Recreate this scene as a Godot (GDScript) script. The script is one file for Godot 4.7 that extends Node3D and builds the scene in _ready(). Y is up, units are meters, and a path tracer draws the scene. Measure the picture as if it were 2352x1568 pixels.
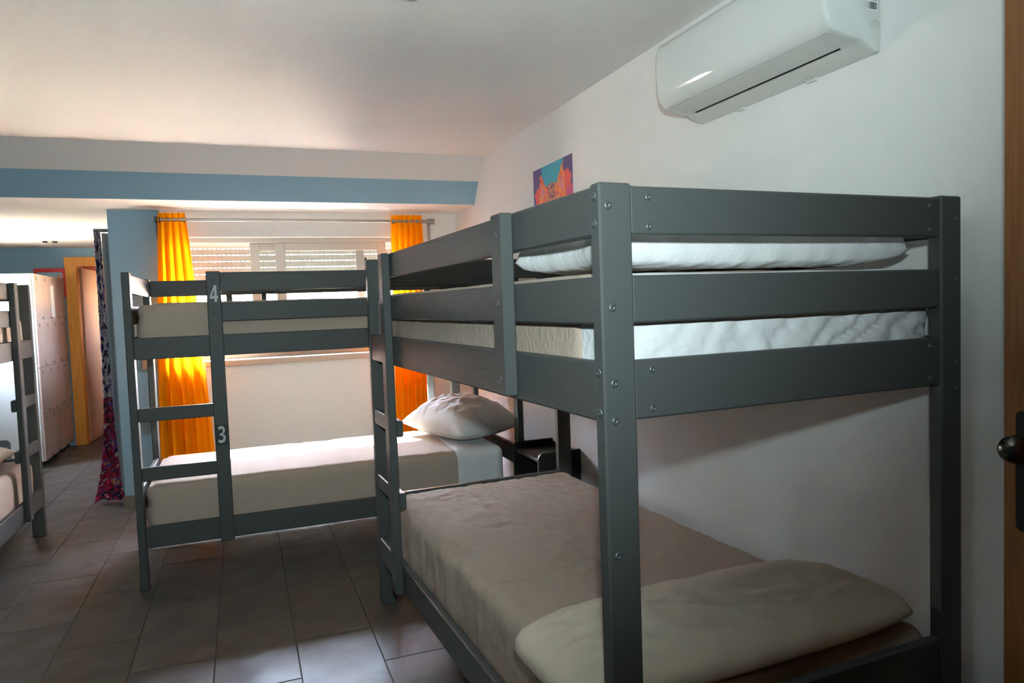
extends Node3D
# Hostel dormitory with grey bunk beds. y up, metres; the camera stands at x 0, z 0 and looks towards -z.

const XR := 1.665        # right wall
const XL := -2.45        # left wall
const ZB := 0.75         # wall behind the camera
const ZW := -5.60        # window wall, room side
const ZF := -8.66        # wall at the end of the passage
const YC := 2.388        # main ceiling
const YS := 2.08         # lower ceiling
const XP := -0.83        # free end of the window wall

var M := {}
var cache := {}
var counts := {}

func _ready():
	# ---- camera, sky, lights, exposure ----
	var cam := Camera3D.new(); cam.name = "camera"
	cam.fov = rad_to_deg(2.0 * atan(784.0 / 1636.46)); cam.near = 0.03; cam.far = 200.0
	cam.position = Vector3(0, 1.34, 0)
	cam.basis = Basis.from_euler(Vector3(deg_to_rad(-3.08), deg_to_rad(-20.69), deg_to_rad(-2.04)))
	add_child(cam); cam.current = true
	var env := Environment.new()
	env.background_mode = Environment.BG_SKY
	var sm := ProceduralSkyMaterial.new()
	sm.sky_top_color = Color(0.80, 0.88, 1.0); sm.sky_horizon_color = Color(0.92, 0.96, 1.0)
	sm.ground_horizon_color = Color(1.0, 0.95, 0.89); sm.ground_bottom_color = Color(1.0, 0.92, 0.83)   # sunlit courtyard paving
	sm.sky_energy_multiplier = 1.0; sm.ground_energy_multiplier = 1.2
	var sky := Sky.new(); sky.sky_material = sm
	env.sky = sky
	env.background_energy_multiplier = 190.0
	env.ambient_light_source = Environment.AMBIENT_SOURCE_SKY
	env.tonemap_mode = Environment.TONE_MAPPER_LINEAR
	env.tonemap_exposure = 1.0
	env.sdfgi_enabled = true; env.ssao_enabled = true; env.ssil_enabled = true
	var we := WorldEnvironment.new(); we.name = "environment"; we.environment = env; add_child(we)
	# low sun over the courtyard: through the window onto the lower bunk
	var sun := DirectionalLight3D.new(); sun.name = "sun"
	sun.light_color = Color(0.95, 0.98, 1.0); sun.light_energy = 300.0; sun.light_angular_distance = 0.6; sun.shadow_enabled = true
	sun.sky_mode = DirectionalLight3D.SKY_MODE_LIGHT_ONLY
	add_child(sun); sun.basis = Basis.from_euler(Vector3(deg_to_rad(-33.5), deg_to_rad(180.0 + 9.0), 0))
	# the photographer's flash on the camera, head tilted up: its shadows on the right wall meet 20 cm above the lens
	var fl := SpotLight3D.new(); fl.name = "camera_flash"
	fl.position = Vector3(0.0, 1.545, 0.04)
	fl.light_color = Color(0.88, 0.97, 0.985); fl.light_energy = 5.8; fl.light_size = 0.03
	fl.spot_angle = 58.0; fl.spot_angle_attenuation = 1.0; fl.spot_range = 30.0; fl.shadow_enabled = true
	add_child(fl)
	fl.basis = Basis.from_euler(Vector3(deg_to_rad(15.0), deg_to_rad(-6.0), 0))
	materials()
	room()
	window()
	passage()
	beds()
	furniture()
	air_conditioner()
	small_things()

# ------------------------------------------------------------------ materials
func noise_tex(freq: float, seed_: int, ramp = null, size := 512, oct := 4, type := FastNoiseLite.TYPE_SIMPLEX_SMOOTH) -> NoiseTexture2D:
	var n := FastNoiseLite.new(); n.noise_type = type; n.frequency = freq; n.seed = seed_; n.fractal_octaves = oct
	var t := NoiseTexture2D.new(); t.width = size; t.height = size; t.seamless = true; t.noise = n
	if ramp != null:
		var g := Gradient.new(); g.offsets = PackedFloat32Array([0.0, 1.0]); g.colors = PackedColorArray(ramp); t.color_ramp = g
	return t

func mat(name_: String, c: Color, rough := 0.8, spec := 0.5) -> StandardMaterial3D:
	var m := StandardMaterial3D.new(); m.resource_name = name_; m.albedo_color = c; m.roughness = rough; m.metallic_specular = spec
	M[name_] = m
	return m

func tri(m: StandardMaterial3D, scale_: float, world := true):
	m.uv1_triplanar = true; m.uv1_world_triplanar = world; m.uv1_scale = Vector3(scale_, scale_, scale_)

func materials():
	var plaster := noise_tex(0.02, 3, null, 512, 5)
	for a in [["wall_white", Color(0.925, 0.92, 0.905)], ["ceiling_white", Color(0.925, 0.92, 0.905)], ["blue_paint", Color(0.55, 0.69, 0.77)], ["salmon", Color(0.82, 0.52, 0.42)]]:
		var m := mat(a[0], a[1], 0.75, 0.35)
		tri(m, 1.5); m.heightmap_enabled = true; m.heightmap_texture = plaster; m.heightmap_scale = 0.12
	# painted wood of the beds
	var grain := noise_tex(0.03, 11, null, 512, 4)
	var m1 := mat("bed_paint", Color(0.288, 0.299, 0.294), 0.45, 0.3)
	m1.heightmap_enabled = true; m1.heightmap_texture = grain; m1.heightmap_scale = 0.035; m1.uv1_triplanar = true; m1.uv1_scale = Vector3(1.5, 14, 14)
	mat("bolt", Color(0.36, 0.38, 0.38), 0.38).metallic = 0.5
	mat("bolt_hole", Color(0.05, 0.05, 0.05), 0.6)
	mat("slat_wood", Color(0.62, 0.5, 0.36), 0.7)
	# cloth
	var weave := noise_tex(0.08, 21, null, 512, 3)
	for a in [["sheet_beige", Color(0.69, 0.62, 0.56)], ["sheet_white", Color(0.86, 0.86, 0.86)], ["pillow_white", Color(0.86, 0.855, 0.85)], ["pillow_cream", Color(0.83, 0.775, 0.70)], ["lining", Color(0.66, 0.67, 0.68)]]:
		var m := mat(a[0], a[1], 0.95, 0.2)
		tri(m, 2.2, false); m.heightmap_enabled = true; m.heightmap_texture = weave; m.heightmap_scale = 0.07
		m.rim_enabled = true; m.rim = 0.15
	var fn := FastNoiseLite.new(); fn.noise_type = FastNoiseLite.TYPE_SIMPLEX_SMOOTH; fn.fractal_type = FastNoiseLite.FRACTAL_RIDGED; fn.fractal_octaves = 3; fn.frequency = 0.009; fn.seed = 23
	var creases := NoiseTexture2D.new(); creases.width = 1024; creases.height = 1024; creases.seamless = true; creases.noise = fn
	for k in ["sheet_beige", "sheet_white"]:
		M[k].heightmap_texture = creases; M[k].heightmap_scale = 0.16; M[k].uv1_scale = Vector3(2.6, 2.0, 1.1)
	var cur := mat("curtain_orange", Color(1.0, 0.66, 0.05), 0.9, 0.2)
	cur.backlight_enabled = true; cur.backlight = Color(1.0, 0.69, 0.05); cur.cull_mode = BaseMaterial3D.CULL_DISABLED
	# floor tiles
	var tone := noise_tex(0.006, 31, [Color(0.335, 0.32, 0.297), Color(0.395, 0.378, 0.353)], 1024, 6)
	var relief := noise_tex(0.012, 32, null, 512, 6)
	var gloss := noise_tex(0.01, 33, [Color(0.38, 0.38, 0.38), Color(0.54, 0.54, 0.54)], 512, 5)
	for k in 4:
		var m := mat("tile_%d" % k, Color(1, 1, 1).darkened(0.03 * k), 1.0, 0.27)
		m.albedo_texture = tone; m.roughness_texture = gloss
		m.heightmap_enabled = true; m.heightmap_texture = relief; m.heightmap_scale = 0.12
		tri(m, 0.9); m.uv1_offset = Vector3(0.37 * k, 0.21 * k, 0.53 * k)
	mat("grout", Color(0.24, 0.225, 0.21), 0.9)
	mat("tile_base", Color(0.40, 0.37, 0.34), 0.5)
	# window and metal
	mat("pvc", Color(0.74, 0.73, 0.70), 0.35)
	mat("shutter", Color(0.68, 0.65, 0.60), 0.6)
	mat("stone_sill", Color(0.72, 0.66, 0.60), 0.4)
	var gl := mat("glass", Color(0.9, 0.96, 0.95, 0.06), 0.02); gl.transparency = BaseMaterial3D.TRANSPARENCY_ALPHA
	mat("steel", Color(0.62, 0.61, 0.59), 0.35).metallic = 0.85
	mat("black_metal", Color(0.06, 0.06, 0.06), 0.5)
	mat("black_paint", Color(0.075, 0.073, 0.072), 0.42)
	mat("grey_paint", Color(0.45, 0.47, 0.49), 0.5)
	mat("white_plastic", Color(0.86, 0.865, 0.85), 0.05)
	mat("white_plastic_dull", Color(0.84, 0.84, 0.82), 0.4)
	mat("cream_plastic", Color(0.85, 0.80, 0.72), 0.4)
	mat("brown_plastic", Color(0.50, 0.42, 0.38), 0.5)
	mat("paper", Color(0.93, 0.93, 0.92), 0.8)
	mat("sticker_black", Color(0.03, 0.03, 0.03), 0.5)
	mat("numeral_white", Color(0.72, 0.73, 0.72), 0.6)
	mat("locker_white", Color(0.90, 0.90, 0.87), 0.5)
	var lw := mat("locker_wood", Color(1, 1, 1), 0.5)
	lw.albedo_texture = noise_tex(0.01, 41, [Color(0.64, 0.55, 0.50), Color(0.78, 0.69, 0.63)], 512, 5)
	lw.uv1_triplanar = true; lw.uv1_scale = Vector3(9, 0.6, 9)
	mat("knob_metal", Color(0.8, 0.79, 0.76), 0.25).metallic = 0.9
	var ow := mat("orange_wood", Color(1, 1, 1), 0.45)
	ow.albedo_texture = noise_tex(0.01, 42, [Color(0.85, 0.54, 0.17), Color(0.94, 0.65, 0.25)], 512, 5)
	ow.uv1_triplanar = true; ow.uv1_scale = Vector3(10, 0.6, 10)
	var tw := mat("tan_wood", Color(1, 1, 1), 0.5)
	tw.albedo_texture = noise_tex(0.01, 43, [Color(0.66, 0.50, 0.36), Color(0.75, 0.59, 0.44)], 512, 5)
	tw.uv1_triplanar = true; tw.uv1_scale = Vector3(10, 0.6, 10)
	var dw := mat("door_wood", Color(1, 1, 1), 0.4)
	dw.albedo_texture = noise_tex(0.01, 44, [Color(0.50, 0.31, 0.155), Color(0.60, 0.395, 0.215)], 512, 6)
	dw.uv1_triplanar = true; dw.uv1_scale = Vector3(14, 0.7, 14)
	var hd := mat("handle_metal", Color(0.36, 0.34, 0.31), 0.18); hd.metallic = 1.0
	var hp := mat("handle_plate", Color(0.16, 0.155, 0.15), 0.35); hp.metallic = 0.6
	mat("red_frame", Color(0.70, 0.05, 0.08), 0.5)
	mat("sign_blue", Color(0.66, 0.83, 0.90), 0.6)
	mat("sign_orange", Color(0.93, 0.52, 0.25), 0.6)

# ------------------------------------------------------------------ helpers
func numbered(called: String) -> String:
	counts[called] = counts.get(called, -1) + 1
	return called if counts[called] == 0 else "%s_%03d" % [called, counts[called]]

func tag(o: Node, label := "", category := "", group := "", kind := ""):
	if label: o.set_meta("label", label)
	if category: o.set_meta("category", category)
	if group: o.set_meta("group", group)
	if kind: o.set_meta("kind", kind)
	return o

func thing(called: String, at: Vector3, label: String, category: String, group := "", turn := 0.0) -> Node3D:
	var o := Node3D.new(); o.name = numbered(called); add_child(o); o.position = at; o.rotation.y = turn
	tag(o, label, category, group)
	return o

func obj(called: String, mesh: Mesh, m, parent = null, at := Vector3.ZERO, rot := Vector3.ZERO) -> MeshInstance3D:
	var o := MeshInstance3D.new(); o.mesh = mesh; o.material_override = M[m] if m is String else m
	o.position = at; o.rotation = rot
	if parent == null:
		o.name = numbered(called); add_child(o)
	else:
		o.name = called; parent.add_child(o, true)
	return o

func struct(called: String, mesh: Mesh, m, at := Vector3.ZERO, rot := Vector3.ZERO) -> MeshInstance3D:
	return tag(obj(called, mesh, m, null, at, rot), "", "", "", "structure")

func face(st: SurfaceTool, pts: Array, n: Vector3):
	for k in range(1, pts.size() - 1):
		var a: Vector3 = pts[0]; var b: Vector3 = pts[k]; var c: Vector3 = pts[k + 1]
		if (b - a).cross(c - a).dot(n) > 0.0:
			var t := b; b = c; c = t
		for p in [a, b, c]:
			st.set_normal(n); st.add_vertex(p)

func cbox_into(st: SurfaceTool, c: Vector3, s: Vector3, b := 0.003):
	var h := s / 2.0
	b = minf(b, 0.45 * minf(s.x, minf(s.y, s.z)))
	var P := func(ax: int, sg: Vector3) -> Vector3:
		var q := h - Vector3(b, b, b); q[ax] = h[ax]
		return c + q * sg
	for ax in 3:
		var u := (ax + 1) % 3; var v := (ax + 2) % 3
		for s0 in [-1.0, 1.0]:
			var pts := []
			for q in [[-1.0, -1.0], [1.0, -1.0], [1.0, 1.0], [-1.0, 1.0]]:
				var sg := Vector3.ONE; sg[ax] = s0; sg[u] = q[0]; sg[v] = q[1]
				pts.append(P.call(ax, sg))
			var n := Vector3.ZERO; n[ax] = s0
			face(st, pts, n)
			for s1 in [-1.0, 1.0]:   # edge between face ax and face u, along v
				var e := []
				for q in [[ax, -1.0], [u, -1.0], [u, 1.0], [ax, 1.0]]:
					var sg := Vector3.ONE; sg[ax] = s0; sg[u] = s1; sg[v] = q[1]
					e.append(P.call(q[0], sg))
				var en := Vector3.ZERO; en[ax] = s0; en[u] = s1
				face(st, e, en.normalized())
	for sx in [-1.0, 1.0]:
		for sy in [-1.0, 1.0]:
			for sz in [-1.0, 1.0]:
				var sg := Vector3(sx, sy, sz)
				face(st, [P.call(0, sg), P.call(1, sg), P.call(2, sg)], sg.normalized())

func cbox(s: Vector3, b := 0.003) -> Mesh:
	var key := "b%s_%s" % [s, b]
	if not cache.has(key):
		var st := SurfaceTool.new(); st.begin(Mesh.PRIMITIVE_TRIANGLES); cbox_into(st, Vector3.ZERO, s, b); cache[key] = st.commit()
	return cache[key]

func span(called: String, a: Vector3, b: Vector3, m, parent = null, bevel := 0.003) -> MeshInstance3D:
	return obj(called, cbox((b - a).abs(), bevel), m, parent, (a + b) / 2.0)

func sspan(called: String, a: Vector3, b: Vector3, m) -> MeshInstance3D:
	return tag(span(called, a, b, m, null, 0.0005), "", "", "", "structure")

# polygon in (x, y) pushed from z0 to z1; smooth where the outline bends softly
func extrude(poly: PackedVector2Array, z0: float, z1: float, soft := 0.0) -> Mesh:
	var st := SurfaceTool.new(); st.begin(Mesh.PRIMITIVE_TRIANGLES)
	extrude_into(st, poly, z0, z1, soft)
	return st.commit()

func extrude_into(st: SurfaceTool, poly: PackedVector2Array, z0: float, z1: float, soft := 0.0):
	var n := poly.size()
	var sign_ := -1.0 if Geometry2D.is_polygon_clockwise(poly) else 1.0
	var en := []
	for i in n:
		var d := poly[(i + 1) % n] - poly[i]
		en.append(Vector2(d.y, -d.x).normalized() * sign_)
	for i in n:
		var a := poly[i]; var b := poly[(i + 1) % n]
		var na: Vector2 = en[i]; var nb: Vector2 = en[i]
		if na.dot(en[(i + n - 1) % n]) > 1.0 - soft: na = (na + en[(i + n - 1) % n]).normalized()
		if nb.dot(en[(i + 1) % n]) > 1.0 - soft: nb = (nb + en[(i + 1) % n]).normalized()
		var q := [[a, z0, na], [b, z0, nb], [b, z1, nb], [a, z1, na]]
		var o := Vector3(en[i].x, en[i].y, 0)
		for t in [[0, 1, 2], [0, 2, 3]]:
			var v := []
			for k in t: v.append(Vector3(q[k][0].x, q[k][0].y, q[k][1]))
			var idx: Array = t
			if (v[1] - v[0]).cross(v[2] - v[0]).dot(o) > 0.0: idx = [t[0], t[2], t[1]]
			for k in idx:
				st.set_normal(Vector3(q[k][2].x, q[k][2].y, 0)); st.add_vertex(Vector3(q[k][0].x, q[k][0].y, q[k][1]))
	var ids := Geometry2D.triangulate_polygon(poly)
	for e in [[z0, -1.0 if z0 < z1 else 1.0], [z1, 1.0 if z0 < z1 else -1.0]]:
		for k in range(0, ids.size(), 3):
			var pts := []
			for j in 3: pts.append(Vector3(poly[ids[k + j]].x, poly[ids[k + j]].y, e[0]))
			face(st, pts, Vector3(0, 0, e[1]))

# profile of (radius, height) turned round y
func lathe(prof: Array, seg := 20) -> Mesh:
	var st := SurfaceTool.new(); st.begin(Mesh.PRIMITIVE_TRIANGLES)
	for i in prof.size() - 1:
		for k in seg:
			var a0 := TAU * k / seg; var a1 := TAU * (k + 1) / seg
			var p := [Vector3(prof[i].x * cos(a0), prof[i].y, prof[i].x * sin(a0)), Vector3(prof[i].x * cos(a1), prof[i].y, prof[i].x * sin(a1)),
				Vector3(prof[i + 1].x * cos(a1), prof[i + 1].y, prof[i + 1].x * sin(a1)), Vector3(prof[i + 1].x * cos(a0), prof[i + 1].y, prof[i + 1].x * sin(a0))]
			for t in [[0, 1, 2], [0, 2, 3]]:
				if p[t[0]].distance_to(p[t[1]]) > 1e-6 and p[t[1]].distance_to(p[t[2]]) > 1e-6 and p[t[0]].distance_to(p[t[2]]) > 1e-6:
					for j in t: st.add_vertex(p[j])
	st.index(); st.generate_normals()
	return st.commit()

func tube(a: Vector3, b: Vector3, r: float, seg := 14) -> Mesh:
	var st := SurfaceTool.new(); st.begin(Mesh.PRIMITIVE_TRIANGLES)
	var d := (b - a).normalized(); var u := d.cross(Vector3.UP if absf(d.y) < 0.9 else Vector3.RIGHT).normalized(); var v := d.cross(u)
	var ring_a := []; var ring_b := []
	for k in seg:
		var o := u * cos(TAU * k / seg) + v * sin(TAU * k / seg)
		ring_a.append(a + o * r); ring_b.append(b + o * r)
		var o2 := u * cos(TAU * (k + 1) / seg) + v * sin(TAU * (k + 1) / seg)
		for t in [[a + o * r, o], [b + o * r, o], [b + o2 * r, o2], [a + o * r, o], [b + o2 * r, o2], [a + o2 * r, o2]]:
			st.set_normal(t[1]); st.add_vertex(t[0])
	face(st, ring_a, -d); face(st, ring_b, d)
	return st.commit()

func grid(nu: int, nv: int, f: Callable, st: SurfaceTool = null, uv := false) -> SurfaceTool:
	if st == null:
		st = SurfaceTool.new(); st.begin(Mesh.PRIMITIVE_TRIANGLES)
	var P := []
	for i in nu + 1:
		var row := PackedVector3Array()
		for j in nv + 1: row.append(f.call(float(i) / nu, float(j) / nv))
		P.append(row)
	for i in nu:
		for j in nv:
			for t in [[0, 0], [1, 0], [1, 1], [0, 0], [1, 1], [0, 1]]:
				if uv: st.set_uv(Vector2(float(i + t[0]) / nu, float(j + t[1]) / nv))
				st.add_vertex(P[i + t[0]][j + t[1]])
	return st

func steps(h: float, r: float, n: int) -> PackedFloat32Array:
	var a := PackedFloat32Array()
	for k in 5: a.append(-h + r * k / 5.0)
	for k in n + 1: a.append(-h + r + (2.0 * h - 2.0 * r) * k / n)
	for k in range(1, 6): a.append(h - r + r * k / 5.0)
	return a

# box with soft edges, half sizes h, radius r, moved by f(point, outward)
func soft_box(h: Vector3, r: float, cell: float, f: Callable) -> Mesh:
	var st := SurfaceTool.new(); st.begin(Mesh.PRIMITIVE_TRIANGLES)
	var inner := h - Vector3(r, r, r)
	for ax in 3:
		var u := (ax + 1) % 3; var v := (ax + 2) % 3
		var su := steps(h[u], r, maxi(1, int(2.0 * inner[u] / cell))); var sv := steps(h[v], r, maxi(1, int(2.0 * inner[v] / cell)))
		for s in [-1.0, 1.0]:
			var P := []
			for a in su:
				var row := PackedVector3Array()
				for b in sv:
					var p := Vector3.ZERO; p[ax] = s * h[ax]; p[u] = a; p[v] = b
					var c := p.clamp(-inner, inner)
					var n := (p - c).normalized()
					row.append(f.call(c + n * r, n))
				P.append(row)
			for i in su.size() - 1:
				for j in sv.size() - 1:
					var q := [P[i][j], P[i + 1][j], P[i + 1][j + 1], P[i][j + 1]]
					var order := [0, 2, 1, 0, 3, 2] if s > 0 else [0, 1, 2, 0, 2, 3]
					for k in order: st.add_vertex(q[k])
	st.index(); st.generate_normals()
	return st.commit()

func noise(freq: float, seed_: int, oct := 3) -> FastNoiseLite:
	var n := FastNoiseLite.new(); n.frequency = freq; n.seed = seed_; n.fractal_octaves = oct; n.noise_type = FastNoiseLite.TYPE_SIMPLEX_SMOOTH
	return n

func picture(w: int, h: int, f: Callable) -> ImageTexture:
	var im := Image.create(w, h, false, Image.FORMAT_RGB8)
	for y in h:
		for x in w: im.set_pixel(x, y, f.call((x + 0.5) / w, (y + 0.5) / h))
	return ImageTexture.create_from_image(im)

func printed(called: String, t: Texture2D, rough := 0.6) -> StandardMaterial3D:
	var m := StandardMaterial3D.new(); m.resource_name = called; m.albedo_texture = t; m.roughness = rough
	return m

# flat print on a thin sheet: front face facing +z with uv, the rest plain
func sheet(w: float, h: float) -> Mesh:
	var st := SurfaceTool.new(); st.begin(Mesh.PRIMITIVE_TRIANGLES)
	for t in [[0, 0], [1, 0], [1, 1], [0, 0], [1, 1], [0, 1]]:
		st.set_uv(Vector2(t[0], t[1])); st.set_normal(Vector3(0, 0, 1)); st.add_vertex(Vector3((t[0] - 0.5) * w, (0.5 - t[1]) * h, 0))
	return st.commit()

# ------------------------------------------------------------------ the room
func room():
	var T := 0.25
	# floor: grout bed with tiles in half bond, 30 x 62 cm
	var fl := sspan("floor", Vector3(XL - T, -0.15, ZF - 2.2), Vector3(XR + T, -0.003, ZB + T), "grout")
	var tw := 0.3025; var tl := 0.6225
	var k0 := int(floor((XL - 0.138) / tw)); var k1 := int(ceil((XR - 0.138) / tw))
	var rng := RandomNumberGenerator.new(); rng.seed = 5
	for k in range(k0, k1):
		var xa := maxf(0.138 + k * tw, XL); var xb := minf(0.138 + (k + 1) * tw, XR)
		var z := -2.968 + 8 * tl if posmod(k, 2) == 0 else -2.66 + 8 * tl
		while z > ZF - 2.0:
			var za := minf(z, ZB); var zb := maxf(z - tl, ZF - 2.1)
			z -= tl
			if za - zb < 0.02: continue
			if xb < XP - 0.9 and zb < ZF: continue
			if xa > XP - 0.05 and za < ZW - 0.05: continue
			var o := span("tile", Vector3(xa + 0.002, -0.012, zb + 0.002), Vector3(xb - 0.002, 0.0, za - 0.002), "tile_%d" % rng.randi_range(0, 3), fl, 0.0012)
			o.position -= fl.position
	# walls
	sspan("wall_right", Vector3(XR, 0, ZW - T), Vector3(XR + T, YC + 0.3, ZB + T), "wall_white")
	sspan("wall_left", Vector3(XL - T, 0, -5.85), Vector3(XL, YC + 0.3, ZB + T), "blue_paint")
	sspan("wall_near", Vector3(XL, 0, ZB), Vector3(XR, YC + 0.3, ZB + T), "door_wood")
	# ceiling, sloped beam in two colours, lower ceiling
	sspan("ceiling", Vector3(XL, YC, -5.0), Vector3(XR, YC + 0.2, ZB), "ceiling_white")
	var white := extrude(PackedVector2Array([Vector2(-4.84, 2.389), Vector2(-4.99, 2.234), Vector2(-5.10, 2.234), Vector2(-5.10, 2.58), Vector2(-4.84, 2.58)]), -XR, -XL)
	struct("trim_1", white, "wall_white", Vector3.ZERO, Vector3(0, -PI / 2, 0))
	var blue := extrude(PackedVector2Array([Vector2(-4.99, 2.2338), Vector2(-5.10, 2.082), Vector2(-5.25, 2.082), Vector2(-5.25, 2.2338)]), -XR + 0.0005, -XL)
	struct("trim_2", blue, "blue_paint", Vector3.ZERO, Vector3(0, -PI / 2, 0))
	sspan("ceiling_low", Vector3(XL, YS, ZW - T), Vector3(XR, YS + 0.15, -5.10), "ceiling_white")
	sspan("ceiling_fill", Vector3(XL, YS + 0.15, ZW - T), Vector3(XR, YC + 0.2, -5.06), "ceiling_white")
	# window wall: blue pier at the free end, white round the window
	sspan("wall_pier", Vector3(XP, 0, ZW - T), Vector3(-0.505, YS, ZW), "blue_paint")
	sspan("wall_far_below", Vector3(-0.505, 0, ZW - T), Vector3(XR, 0.955, ZW), "wall_white")
	sspan("wall_far_above", Vector3(-0.505, 1.893, ZW - T), Vector3(XR, YS, ZW), "wall_white")
	sspan("wall_far_left", Vector3(-0.505, 0.955, ZW - T), Vector3(-0.45, 1.893, ZW), "wall_white")
	sspan("wall_far_right", Vector3(1.28, 0.955, ZW - T), Vector3(XR, 1.893, ZW), "wall_white")
	# skirting of the same tile
	sspan("baseboard_pier", Vector3(XP - 0.008, 0.0, ZW), Vector3(-0.505, 0.085, ZW + 0.01), "tile_base")
	sspan("baseboard_far", Vector3(-0.505, 0.0, ZW), Vector3(XR - 0.01, 0.085, ZW + 0.01), "tile_base")
	sspan("baseboard_right", Vector3(XR - 0.01, 0.0, ZW), Vector3(XR, 0.085, ZB), "tile_base")
	sspan("baseboard_left", Vector3(XL, 0.0, -5.85), Vector3(XL + 0.01, 0.085, ZB), "tile_base")

func window():
	# window_1: pvc sliding window with two sashes, stone sill, roller shutter half down
	var w := Node3D.new(); w.name = "window_1"; add_child(w); tag(w, "", "", "", "structure")
	var x0 := -0.45; var x1 := 1.28; var y0 := 1.0; var y1 := 1.893
	span("sill", Vector3(x0 - 0.02, 0.955, -5.86), Vector3(x1 + 0.02, 1.0, ZW + 0.03), "stone_sill", w, 0.006)
	span("frame_head", Vector3(x0, y1 - 0.035, -5.76), Vector3(x1, y1, -5.685), "pvc", w)
	span("frame_foot", Vector3(x0, y0, -5.76), Vector3(x1, y0 + 0.035, -5.685), "pvc", w)
	for x in [x0, x1 - 0.04]:
		span("frame_jamb", Vector3(x, y0 + 0.035, -5.76), Vector3(x + 0.04, y1 - 0.035, -5.685), "pvc", w)
	for s in [[0.085, 0.93, -5.745, -5.718, 0.067], [0.262, 1.097, -5.715, -5.69, 0.07]]:
		var sa := Node3D.new(); sa.name = "sash"; w.add_child(sa, true)
		for x in [s[0], s[1] - s[4] + 0.005]:
			span("stile", Vector3(x, y0 + 0.03, s[2]), Vector3(x + s[4], y1 - 0.035, s[3]), "pvc", sa)
		span("top_rail", Vector3(s[0] + s[4], y1 - 0.095, s[2]), Vector3(s[1] - s[4] + 0.005, y1 - 0.035, s[3]), "pvc", sa)
		span("bottom_rail", Vector3(s[0] + s[4], y0 + 0.03, s[2]), Vector3(s[1] - s[4] + 0.005, y0 + 0.09, s[3]), "pvc", sa)
		span("pane", Vector3(s[0] + s[4], y0 + 0.09, (s[2] + s[3]) / 2 - 0.002), Vector3(s[1] - s[4] + 0.005, y1 - 0.095, (s[2] + s[3]) / 2 + 0.002), "glass", sa, 0.0003)
	span("sash_handle", Vector3(0.93, 1.62, -5.70), Vector3(0.945, 1.74, -5.68), "black_metal", w)
	# shutter: each slat carries a row of light slots at its lower edge
	var sh := Node3D.new(); sh.name = "roller_shutter"; w.add_child(sh)
	var st := SurfaceTool.new(); st.begin(Mesh.PRIMITIVE_TRIANGLES)
	var half := (x1 - x0) / 2 - 0.005
	cbox_into(st, Vector3.ZERO, Vector3(half * 2, 0.0430, 0.013), 0.0015)
	var xx := -half
	while xx < half:
		cbox_into(st, Vector3(xx + 0.005, -0.0235, 0), Vector3(0.0095, 0.0065, 0.004), 0.0005)
		xx += 0.0325
	var slat := st.commit()
	for k in 7:
		obj("slat", slat, "shutter", sh, Vector3((x0 + x1) / 2, 1.847 - 0.0475 * k, -5.80))
	span("slat_end", Vector3(x0 + 0.005, 1.505, -5.807), Vector3(x1 - 0.005, 1.54, -5.793), "shutter", sh)
	# curtain pole with brackets
	var r := thing("curtain_pole", Vector3(0, 2.003, -5.5), "grey metal curtain pole with brackets above the window", "curtain pole")
	obj("pole", tube(Vector3(-0.50, 0, 0), Vector3(1.44, 0, 0), 0.0125), "steel", r)
	for x in [-0.515, 1.435]:
		var m := "black_metal" if x < 0 else "steel"
		obj("finial", tube(Vector3(x - 0.012, 0, 0), Vector3(x + 0.022, 0, 0), 0.021), m, r)
		span("bracket_plate", Vector3(x - 0.012, -0.135, -0.099), Vector3(x + 0.014, 0.03, -0.09), m, r)
		span("bracket_arm", Vector3(x - 0.009, -0.012, -0.09), Vector3(x + 0.009, 0.012, -0.012), m, r)
	curtain("orange curtain gathered at the left end of the pole beside the blue pier", -0.505, -0.325, -0.60, -0.215, 4.5, 0.3)
	curtain("orange curtain gathered at the right end of the pole near the poster wall", 1.118, 1.365, 1.075, 1.385, 5.5, 1.7)

func curtain(label: String, a0: float, a1: float, b0: float, b1: float, waves: float, ph: float):
	var n := noise(1.4, int(ph * 10), 2)
	var st := grid(120, 60, func(u: float, v: float) -> Vector3:
		var y := 2.052 - v * 1.99
		var s := pow(v, 0.75)
		var x := lerpf(lerpf(a0, b0, s), lerpf(a1, b1, s), u)
		var amp := lerpf(0.026, 0.04, v)
		var z := -5.5 + amp * sin(TAU * waves * u + ph + 0.7 * n.get_noise_2d(u * 2.0, v * 1.2)) + 0.012 * n.get_noise_2d(u * 4.0 + 9.0, v * 1.5)
		x += 0.012 * cos(TAU * waves * u + ph) * (1.0 - v)
		return Vector3(x, y, z))
	st.index(); st.generate_normals()
	var t := thing("curtain", Vector3(0, 0, 0), label, "curtain", "orange window curtains")
	obj("fabric", st.commit(), "curtain_orange", t)
	for k in 2:
		var gx := a1 - 0.012 if a0 < 0 else a0 + 0.012
		if k == 0: obj("eyelet", tube(Vector3(gx - 0.006, 2.003, -5.5), Vector3(gx + 0.006, 2.003, -5.5), 0.021), "steel", t)

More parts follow.
